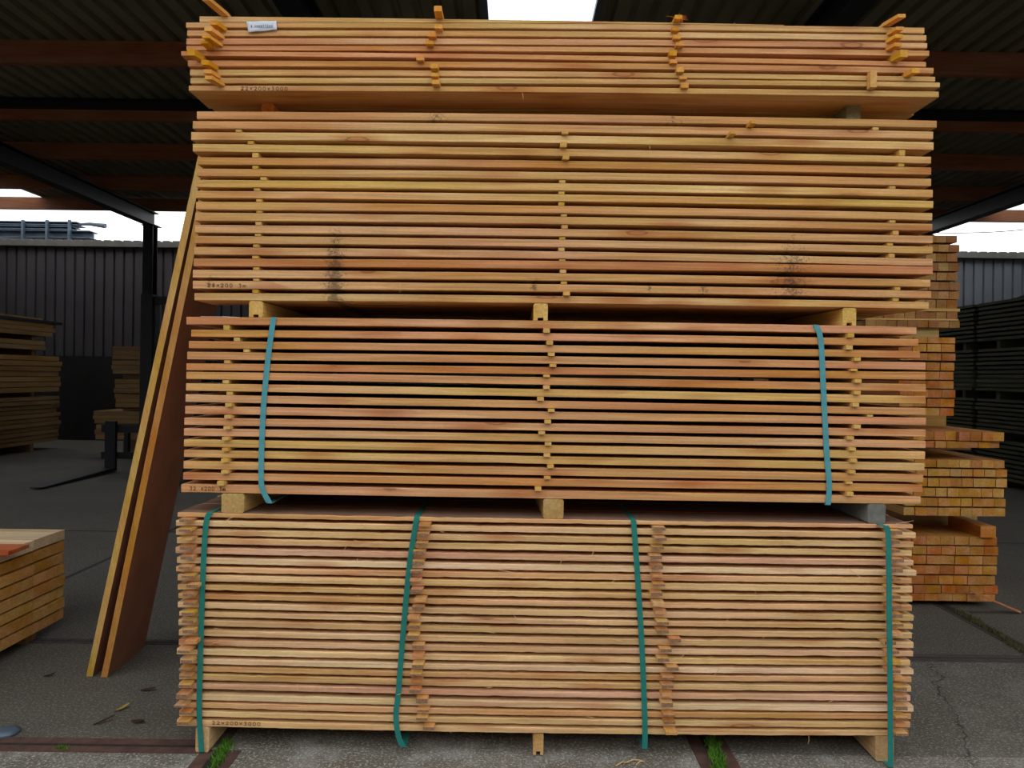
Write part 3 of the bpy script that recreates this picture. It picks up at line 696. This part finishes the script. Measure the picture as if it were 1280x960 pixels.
# splinters hanging on the bottom pack
sp_ = [(292, 646, -14, 8), (430, 688, 5, -8), (600, 693, 22, 1), (622, 712, 26, 5), (700, 705, 6, -12), (640, 765, 10, 16), (520, 850, -10, -8), (545, 842, 5, -7),
       (595, 850, -1, 10), (668, 852, 2, 8), (690, 868, 14, -3), (1062, 712, 24, 18), (900, 835, -10, 12), (880, 822, 12, -1), (860, 815, 8, 3), (270, 706, 10, -4),
       (276, 772, 9, -4), (268, 785, 10, 2), (262, 806, 16, -5), (300, 655, 10, 3), (475, 720, 9, -3), (770, 800, 10, 2), (1120, 655, 22, -4), (1130, 770, 14, 1), (1132, 790, 10, 2), (905, 778, 6, -4),
       (372, 855, 1, 9), (545, 795, 8, 2), (828, 858, -3, 7), (1010, 930, 1, -10)]
for k in range(46):
    r_ = random.choice(RP4[1:]); qx = random.uniform(300, 1125)
    if min(abs(qx-q) for q in (509, 527, 800, 828, 1111)) < 14: continue
    qy = CY-((r_.bot(0) if random.random() < .7 else r_.top(0))-EYE)/F*FPX+(qx-640)*.0125
    sp_.append((qx, qy, random.gauss(0, 6), random.uniform(-3, 5)))
for (px, py, dx, dy) in sp_:
    a = P(px, py, F-.004); b_ = P(px+dx, py+dy, F-.015); md = a.lerp(b_, .5)+Vector((0, -.006, .002))
    o = MB().tube([a, md, b_], [.0011, .0013, .0005], 5).build('wood_splinter', M['splinter'])
    tag(o, 'loose pale wood splinter caught on the front of the bottom pack', 'splinter', 'loose splinters on the bottom pack')
for (px, py, dx, dy) in ((480, 37, 2, 8), (605, 96, 1, 7), (653, 116, 1, 9), (917, 33, 1, -5), (500, 355, 0, 11), (812, 183, 0, 5)):
    a = P(px, py, F-.003); b_ = P(px+dx, py+dy, F-.008)
    o = MB().tube([a, a.lerp(b_, .5)+Vector((.001, -.003, 0)), b_], [.0010, .0011, .0004], 5).build('wood_splinter', M['splinter'])
    tag(o, 'tiny loose splinter on the front of the upper packs', 'splinter', 'loose splinters on the upper packs')
pass

# ------------------------------------------------------------------ leaning panels at the left
def panel(pb, pt, wd, th, label, tone):
    b0 = G(*pb); Yt = 3.22; t0 = P(*pt, Yt)
    d = (t0-b0); k = (2.58-b0.z)/d.z; t1 = b0+d*k
    ax = d.normalized(); back = Vector((-.05, 1, 0)); back = (back-ax*back.dot(ax)).normalized()
    nn = ax.cross(back).normalized()
    if nn.x < 0: nn = -nn
    v = []
    # base is trimmed level with the floor
    for base, top_ in ((b0, t1),):
        lo = [base, base+nn*th, base+nn*th+back*wd, base+back*wd]
        lo = [p-ax*((p.z-.002)/ax.z) for p in lo]
        hi = [top_, top_+nn*th, top_+nn*th+back*wd, top_+back*wd]
        v = lo+hi
    f = [(0,3,2,1),(4,5,6,7),(0,1,5,4),(1,2,6,5),(2,3,7,6),(3,0,4,7)]
    o = mk('leaning_panel', v, f, None, color=lin(tone), mats=[M['panel_edge'], M['panel_face']], fm=[0, 0, 0, 1, 0, 1])
    return tag(o, label, 'board', 'boards leaning on the left end of the packs')
panel((107.5, 846), (241, 225), .40, .031, 'outer of two leaning red-brown boards, with pale yellow edge', (214, 172, 88))
panel((126, 847), (253, 225), .40, .031, 'inner of two leaning red-brown boards, with orange-brown edge', (206, 146, 72))

# ------------------------------------------------------------------ low pack at the left edge
xe = -2.67
Ytop = P(82, 770, 4.32)
for lay in range(8):
    z0 = .065+lay*.0675; th = .056
    for k in range(4):
        y1 = 4.32-k*.282; y0 = y1-.279
        jx = random.uniform(-.006, .006)
        if lay == 7 and k in (0, ): pass
        o = MB().box(xe-2.9, xe+jx, y0, y1, z0, z0+th).build('thick_plank', M['cross'], color=jit(lin((228, 200, 158) if lay == 7 else random.choice([(206, 156, 82), (202, 148, 76), (208, 162, 90)])), .88, 1.1))
        tag(o, 'thick plank of the low left pack, %s layer from ground, %s from its far side' % (ords[lay], ords[k]), 'plank', 'thick planks of the low left pack')
for k, y in enumerate((3.4, 4.1)):
    o = MB().box(xe-2.8, xe-.05, y-.04, y+.04, 0, .064).build('bearer_block', M['cross'], color=lin((150, 120, 80)))
    tag(o, 'dark bearer under the low left pack, %s one' % ('nearer' if k == 0 else 'farther'), 'bearer')
a = P(35, 668, 3.85); z0 = .065+7*.0675+.057
o = MB().box(-5.2, a.x, 3.70, 3.86, z0, z0+.02).build('thin_board', M['cross'], color=lin((182, 92, 46)))
tag(o, 'thin reddish board lying on top of the low pack at left edge', 'plank')

# ------------------------------------------------------------------ batten packs on the right
TB = [(204, 140, 62), (208, 152, 72), (196, 124, 58), (186, 108, 50), (210, 160, 84), (200, 132, 66)]
nb = 0
def battens(nrow, xr, wpx, y0, rowsy, ncol, pn, tones, jitter=.01, length=3.0):
    """rowsy = list of (top,bottom) pixel heights at column xr"""
    W = wpx/FPX*y0
    for ri, (yt, yb) in enumerate(rowsy):
        zt = P(xr, yt, y0).z; zb_ = P(xr, yb, y0).z
        off = random.uniform(-.5, .5)*W*.25
        xR = P(xr, (yt+yb)/2, y0).x+random.uniform(-.012, .012)
        for k in range(ncol):
            dy = random.uniform(0, jitter)
            o = MB().hexa([(xR-(k+1)*W+.0015, y0+dy, zb_+.001), (xR-k*W-.0015, y0+dy, zb_+.001), (xR-k*W-.0015, y0+length, zb_+.001), (xR-(k+1)*W+.0015, y0+length, zb_+.001)],
                          [(xR-(k+1)*W+.0015, y0+dy, zt), (xR-k*W-.0015, y0+dy, zt), (xR-k*W-.0015, y0+length, zt), (xR-(k+1)*W+.0015, y0+length, zt)])
            o = o.build('batten', M['batten'], color=jit(lin(random.choice(tones)), .78, 1.08))
            tag(o, 'batten end, %s row down, %s from the right, in the %s' % (ords[ri], ords[k], pn), 'batten', 'battens of the '+pn)
ra = [(294.5,303.2),(305.8,314.8),(317,327.2),(328.7,339),(341,350.6),(352.8,363),(364.5,374),(375,385.5),(389.5,398.7),(401,409.8)]
TA = [(176, 128, 72), (168, 118, 66), (182, 138, 80), (164, 112, 62)]
battens(10, 1199, 13.2, 5.0, ra, 9, 'uppermost batten pack', TA)
rb_ = [(422,429.5),(430.5,440),(442,451),(453.5,463.5),(465,475),(476.5,486),(487.5,497.5),(499,509),(510.5,520)]
battens(9, 1195, 17.5, 5.0, rb_[0:9], 4, 'second batten pack from top', [(200, 134, 62), (192, 120, 56), (202, 146, 68)])
rc = [(541,552),(553,561)]
battens(2, 1256, 14.2, 4.86, rc, 8, 'two-row layer of long battens', [(200, 138, 66), (192, 124, 66), (202, 148, 76)], jitter=.05)
rd = [(576,585.5),(587.5,596.5),(599,609.5),(611.5,622),(624,634),(636,646)]
battens(6, 1257.5, 14.2, 4.90, rd, 9, 'fourth batten pack from top', [(204, 150, 70), (200, 138, 64), (206, 158, 86)])
re_ = [(671.5,682.3),(684,694.5),(696,706.5),(708.5,719),(721,731.5),(733,743),(743.7,752.5)]
battens(7, 1246.5, 17.8, 4.95, re_, 7, 'lowest batten pack on ground', [(200, 132, 64), (190, 118, 56), (202, 144, 72)])
z_ = lambda px, py, y: P(px, py, y).z
def crossbar(px0, px1, zlo, zhi, y0, dy, tone, label, nback=2):
    for k in range(nback+1):
        yy = y0+k*1.0; a = P(px0, 470, y0).x; b_ = P(px1, 470, y0).x
        o = MB().box(a, b_, yy, yy+dy, zlo+.0006, zhi-.0006).build('cross_batten', M['cross'], color=lin(tone))
        tag(o, label if k == 0 else label.replace('pale ', '').replace('brown ', '')+(', middle one' if k == 1 else ', rear one'), 'spacer')
crossbar(1070, 1199, z_(1199, 389.5, 5), z_(1199, 385.5, 5), 5.0, .03, (208, 170, 96), 'thin pale slat, upper of two in the uppermost batten pack')
crossbar(1070, 1197, z_(1199, 401, 5), z_(1199, 398.7, 5), 5.0, .03, (208, 170, 96), 'thin pale slat, lower of two in the uppermost batten pack')
crossbar(1070, 1173, z_(1195, 422, 5), z_(1199, 409.8, 5), 5.04, .08, (176, 150, 92), 'pale cross bearer under the uppermost batten pack')
crossbar(1100, 1183.5, z_(1256, 541, 4.86), z_(1195, 520, 5), 5.5, .08, (176, 140, 78), 'brown cross bearer under the second batten pack')
crossbar(1110, 1215, z_(1257.5, 576, 4.9), z_(1256, 561, 4.86), 5.65, .08, (120, 88, 56), 'brown cross bearer under the two-row batten layer')
crossbar(1110, 1224, z_(1246.5, 671.5, 4.95), z_(1257.5, 646, 4.9), 5.36, .08, (170, 140, 92), 'pale cross bearer under the fourth batten pack')
a = P(1224, 669.6, 4.94); b_ = P(1243, 657.5, 4.94)
o = MB().box(P(1224,664,4.945).x, P(1243,664,4.945).x, 4.93, 5.30, z_(1246.5, 671.5, 4.95)+.001, b_.z-.001).build('batten', M['batten'], color=lin((208, 140, 66))); tag(o, 'single loose batten lying on top of the lowest batten pack', 'batten')
for i, y in enumerate((5.2, 6.4, 7.6)):
    o = MB().box(2.75, 3.35, y, y+.07, 0, z_(1200, 753.5, 4.95)-.002).build('bearer_block', M['cross'], color=lin((120, 90, 60)))
    tag(o, 'low bearer under the lowest batten pack, %s from the front' % ords[i], 'bearer')
a = P(1216, 740, 4.93); b_ = P(1276, 752, 4.80); b_.z = .02
o = MB().bar(a, b_, .03, .006).build('broken_slat', M['stick'], color=lin((200, 130, 76))); tag(o, 'thin broken slat sticking out of the lowest batten pack to the right', 'slat')

# ------------------------------------------------------------------ dark planks far right
xf = 7.2
tier = [(.12, .72), (.82, 1.32), (1.42, 2.08), (2.18, 2.79)]
for ti, (z0, z1) in enumerate(tier):
    nl = int((z1-z0)/.062)
    for l in range(nl):
        zz = z0+l*(z1-z0)/nl
        for half, (ya, yb) in enumerate(((11.25, 12.6), (8.2, 11.15))):
            jj = random.uniform(-.02, .02)
            o = MB().box(xf+jj, xf+.9, ya, yb, zz, zz+.040).build('dark_board', M['dark_plank'])
            tag(o, 'dark greenish board, %s layer up in %s tier of the %s dark stack' % (ords[l], ords[ti], 'rear' if half == 0 else 'front'), 'plank', 'dark boards stacked at the far right')
    zb0 = 0 if ti == 0 else tier[ti-1][1]-.02
    for y in (8.6, 10.7, 11.5, 12.3):
        o = MB().box(xf+.05, xf+.85, y, y+.08, zb0+.001, z0-.001).build('bearer_block', M['dark_plank'])
        tag(o, 'dark bearer beneath the %s tier of the dark stack' % ords[ti], 'bearer', 'bearers of the dark stack, %s tier' % ords[ti])
# crumpled tarp on top
v = []; f = []; nx, ny = 12, 10; rn = random.Random(3)
for j in range(ny+1):
    for i in range(nx+1):
        a, b_ = i/nx, j/ny; h = .02+.13*math.sin(PI*min(1, a*1.0+.05))**.6*math.sin(PI*b_)**.5*(.7+.3*rn.random()) if 0 < i < nx and 0 < j < ny else 0
        v.append((xf+.05+a*.8, 8.4+b_*2.1, 2.775+max(0, h)))
for j in range(ny):
    for i in range(nx): a = j*(nx+1)+i; f.append((a, a+1, a+nx+2, a+nx+1))
nv = len(v); f.append([i for i in range(nx+1)]+[ (j+1)*(nx+1)+nx for j in range(ny)]+[ny*(nx+1)+i for i in range(nx-1, -1, -1)]+[j*(nx+1) for j in range(ny-1, 0, -1)])
tag(mk('tarpaulin', v, f, M['tarp'], smooth=True), 'crumpled dark tarpaulin heaped on the dark stack at far right', 'tarpaulin')

# ------------------------------------------------------------------ stacks at the left back
xw = -9.02
def lstack(zs, yfar, ynear, th, name, pn, tone):
    for i, z in enumerate(zs):
        o = MB().box(xw-1.0, xw+random.uniform(-.03, .03), ynear, yfar+random.uniform(-.05, .05), z, z+th).build('plank', M['batten'], color=jit(lin(tone), .85, 1.1))
        tag(o, 'plank edge in the %s at the back left, %s layer up' % (pn, ords[i]), 'plank', 'planks of the %s at the back left' % pn)
lstack([.15+i*.082 for i in range(11)], 14.35, 11.4, .068, 'p', 'lower dim pack', (128, 100, 64))
lstack([1.13+i*.1 for i in range(7)], 14.35, 11.4, .086, 'p', 'middle dim pack', (146, 114, 68))
lstack([1.93+i*.09 for i in range(2)], 13.9, 11.4, .08, 'p', 'thin upper bundle', (138, 108, 64))
lstack([2.20+i*.085 for i in range(3)], 14.15, 11.4, .075, 'p', 'topmost bundle', (146, 114, 68))
for z0, z1, nm in ((0, .149, 'lower dim pack'), (1.041, 1.129, 'middle dim pack'), (1.817, 1.929, 'thin upper bundle'), (2.101, 2.199, 'topmost bundle')):
    for y in (11.9, 13.6):
        o = MB().box(xw-.95, xw-.06, y, y+.09, z0+.001, z1).build('bearer_block', M['cross'], color=lin((120, 90, 60)))
        tag(o, 'dim bearer beneath the %s at the back left' % nm, 'bearer', 'bearers beneath the '+nm)
tag(MB().box(xw-1.0, xw+.02, 11.0, 14.40, 2.447, 2.50).build('dark_board', M['steel']), 'long black board lying on the topmost bundle at the back left', 'plank')
tag(MB().box(xw-.9, xw-.05, 11.2, 13.9, 2.502, 2.54).build('plank', M['batten'], color=lin((150, 118, 70))), 'single plank lying on the black board at the back left', 'plank')
# small stack of short bundles
Yb = 13.0
for i, (px0, px1, y0_, y1_) in enumerate(((118, 186, 531, 549), (116, 186, 514, 529), (143, 181, 492.5, 509), (142, 181, 474, 491), (139, 179, 450.5, 467), (139, 179, 433, 449))):
    a = P(px0, y1_, Yb); b_ = P(px1, y0_, Yb)
    t = empty('timber_bundle', ((a.x+b_.x)/2, Yb+.4, a.z)); n = 3
    for k in range(n):
        h = (b_.z-a.z)/n
        MB().box(a.x+random.uniform(0, .03), b_.x, Yb, Yb+.8, a.z+k*h, a.z+(k+1)*h-.006).build('board', M['cross'], t, color=jit(lin((142, 112, 72)), .85, 1.1))
    tag(t, 'short bundle of boards in the back left pile, %s from the ground' % ords[i], 'timber bundle', 'short bundles piled at the back left')
zprev = [P(140, y, Yb).z for y in (549, 529, 509, 491, 467, 449)]
for i, (yt_, yb_, px) in enumerate(((549, None, 150), (509, 514, 150), (467, 474, 150))):
    a = P(px, yt_, Yb)
    z1 = a.z-.012; z0 = 0 if yb_ is None else P(px, yb_, Yb).z+.012
    if z1 > z0: tag(MB().box(a.x, a.x+.4, Yb+.1, Yb+.7, z0, z1).build('bearer_block', M['cross'], color=lin((110, 84, 54))), 'dim bearer in the back left pile, %s up' % ords[i], 'bearer')

# ------------------------------------------------------------------ forklift behind the leaning boards
fx, fy = -5.35, 11.3
t = empty('forklift', (fx, fy, 0))
tag(t, 'dark forklift truck parked with lowered forks behind the leaning boards', 'forklift')
for s_ in (-1, 1):
    MB().box(fx+s_*.34-.10, fx+s_*.34+.08, fy-.1, fy+.1, .05, 2.75).box(fx+s_*.26-.03, fx+s_*.26+.03, fy-.06, fy+.08, .1, 2.6).build('mast_rail', M['steel'], t)
    fk = MB(); xk = fx+s_*.78
    fk.box(xk-.08, xk+.08, fy-.30, fy-.24, .04, .78)
    fk.hexa([(xk-.08, fy-2.0, .02), (xk+.08, fy-2.0, .02), (xk+.08, fy-.24, .02), (xk-.08, fy-.24, .02)], [(xk-.08, fy-2.0, .03), (xk+.08, fy-2.0, .03), (xk+.08, fy-.24, .07), (xk-.08, fy-.24, .07)])
    fk.build('fork', M['steel'], t)
MB().box(fx-.95, fx+.95, fy-.235, fy-.16, .60, .72).box(fx-.95, fx+.95, fy-.235, fy-.16, .2, .3).box(fx-.6, fx-.54, fy-.235, fy-.16, .3, .6).box(fx+.54, fx+.6, fy-.235, fy-.16, .3, .6).build('carriage', M['steel'], t)
MB().box(fx-.31, fx+.31, fy-.05, fy+.05, 2.6, 2.72).box(fx-.31, fx+.31, fy-.05, fy+.05, 1.3, 1.38).build('mast_crossbar', M['steel'], t)
MB().box(fx-.55, fx+.55, fy+.2, fy+2.0, .3, 1.0).box(fx-.5, fx+.5, fy+1.4, fy+2.2, .35, 1.25).build('chassis', M['steel'], t)
gd = MB()
for sx in (-1, 1):
    gd.bar((fx+sx*.5, fy+.3, 1.0), (fx+sx*.45, fy+.45, 2.15), .06, .06, up=(0, 1, 0)); gd.bar((fx+sx*.5, fy+1.7, 1.25), (fx+sx*.45, fy+1.5, 2.15), .06, .06, up=(0, 1, 0))
gd.box(fx-.5, fx+.5, fy+.4, fy+1.55, 2.15, 2.2); gd.build('overhead_guard', M['steel'], t)
MB().box(fx-.25, fx+.25, fy+.9, fy+1.35, 1.0, 1.15).box(fx-.25, fx+.25, fy+1.25, fy+1.36, 1.15, 1.6).build('driver_seat', M['black'], t)
for sx in (-1, 1):
    for yy in (.45, 1.75):
        wv = MB(); wv.tube([(fx+sx*.42, fy+yy, .27), (fx+sx*.60, fy+yy, .27)], .27, 20); wv.build('wheel', M['black'], t)

# ------------------------------------------------------------------ steel sections on the far roof, cable
ya = WY+.5
for i, (px1, y0_, y1_, lab) in enumerate(((96, 277, 281.5, 'upper long steel section'), (90, 282.5, 287, 'middle long steel section'), (112, 288, 297.5, 'lower deep steel section'))):
    a = P(-60, y1_, ya); b_ = P(px1, y0_, ya); h = b_.z-P(px1, y1_, ya).z
    o = MB(); z1 = b_.z; z0 = z1-h
    o.box(a.x, b_.x, ya+i*.002, ya+.35, z1-.02, z1).box(a.x, b_.x, ya+.15, ya+.19, z0+.02, z1-.02).box(a.x, b_.x, ya, ya+.35, z0, z0+.02)
    tag(o.build('steel_section', M['steel_grey']), lab+' stored above the back wall at the left', 'steel beam', 'steel sections above the back wall')
pts = [P(97.5, 280.5, ya+.1), P(112, 280, ya+.1), P(132, 282.5, ya+.1)]
tag(MB().tube(pts, [.03, .04, .06], 8).build('steel_tube', M['steel_grey']), 'thin tube poking out right of the steel sections above the wall', 'tube')
for i, px in enumerate((30, 60, 88)):
    a = P(px, 298, ya); b_ = P(px, 277, ya)
    tag(MB().box(a.x-.025, a.x+.025, ya-.07, ya-.005, ZW-.008, b_.z+.03).build('rack_upright', M['steel_grey']), 'small upright of the rack above the back wall, %s from left' % ords[i], 'rack upright', 'rack uprights')
a = Vector((8.3, 14.85, 4.62)); b_ = Vector((SW-.02, 15.3, 5.06)); n = 24
pts = [a.lerp(b_, i/n)+Vector((0, 0, -.12*math.sin(PI*i/n))) for i in range(n+1)]
tag(MB().tube(pts, .009, 6).build('overhead_cable', M['black']), 'thin overhead cable against the white sky at the right', 'cable')

# ------------------------------------------------------------------ litter on the floor
def leaf(px, py, L, W, an, mat, label):
    c0 = G(px, py); d = Vector((math.cos(an), math.sin(an), 0)); s_ = Vector((-d.y, d.x, 0)); m_ = MB(); v = []; n = 8
    for i in range(n+1):
        t_ = i/n; ww = W*math.sin(PI*t_)**.7*.5 if 0 < i < n else .0008
        c1 = c0+d*(t_-.5)*L; c1.z = .004+.012*t_*t_
        v += [c1-s_*ww+Vector((0, 0, .004)), c1, c1+s_*ww+Vector((0, 0, .004))]
    f = []
    for i in range(n):
        for k in range(2): a = i*3+k; f.append((a, a+1, a+4, a+3))
    o = mk('dead_leaf', v, f, M[mat], smooth=True); sm = o.modifiers.new('t', 'SOLIDIFY'); sm.thickness = .0008
    tag(o, label, 'leaf')
leaf(153, 887, .075, .022, 1.0, 'leaf', 'yellowed dead leaf on the concrete left of the bottom pack')
leaf(130, 903, .09, .015, .9, 'leaf_brown', 'narrow brown leaf on the concrete near the lower left')
leaf(172, 904, .07, .03, -.3, 'leaf_brown', 'broad brown leaf on the concrete near the lower left')
leaf(62, 846, .05, .02, .3, 'leaf_brown', 'small dark leaf on the concrete before the low left pack')
leaf(185, 864, .07, .02, .1, 'leaf_brown', 'dark leaf on the concrete right of the leaning boards')
for (px, py, dx) in ((780, 955, 20), (770, 958, 14), (795, 957, 10)):
    a = G(px, py); a.z = .003; b_ = a+Vector((dx*.004, .02, .002)); 
    tag(MB().tube([a, a.lerp(b_, .5)+Vector((0, .006, .006)), b_], [.002, .0025, .001], 5).build('wood_shaving', M['splinter'], ), 'curled wood shaving on the concrete at the bottom edge', 'wood shaving', 'shavings at the bottom edge')
c0 = G(8, 917); m_ = MB(); n = 20
for (r_, z) in ((.05, 0), (.048, .012), (.03, .022), (.0, .025)): m_.v += [Vector((c0.x+max(r_, .001)*math.cos(2*PI*k/n), c0.y+max(r_, .001)*math.sin(2*PI*k/n), z)) for k in range(n)]
for j in range(3):
    for k in range(n): a = j*n+k; b_ = j*n+(k+1) % n; m_.f.append([a, b_, b_+n, a+n])
m_.f.append([3*n+k for k in range(n)]); m_.f.append([k for k in range(n)][::-1])
tag(m_.build('lifting_stud', M['steel_grey'], smooth=True), 'small shiny grey stud in the slab at the lower left corner', 'stud')
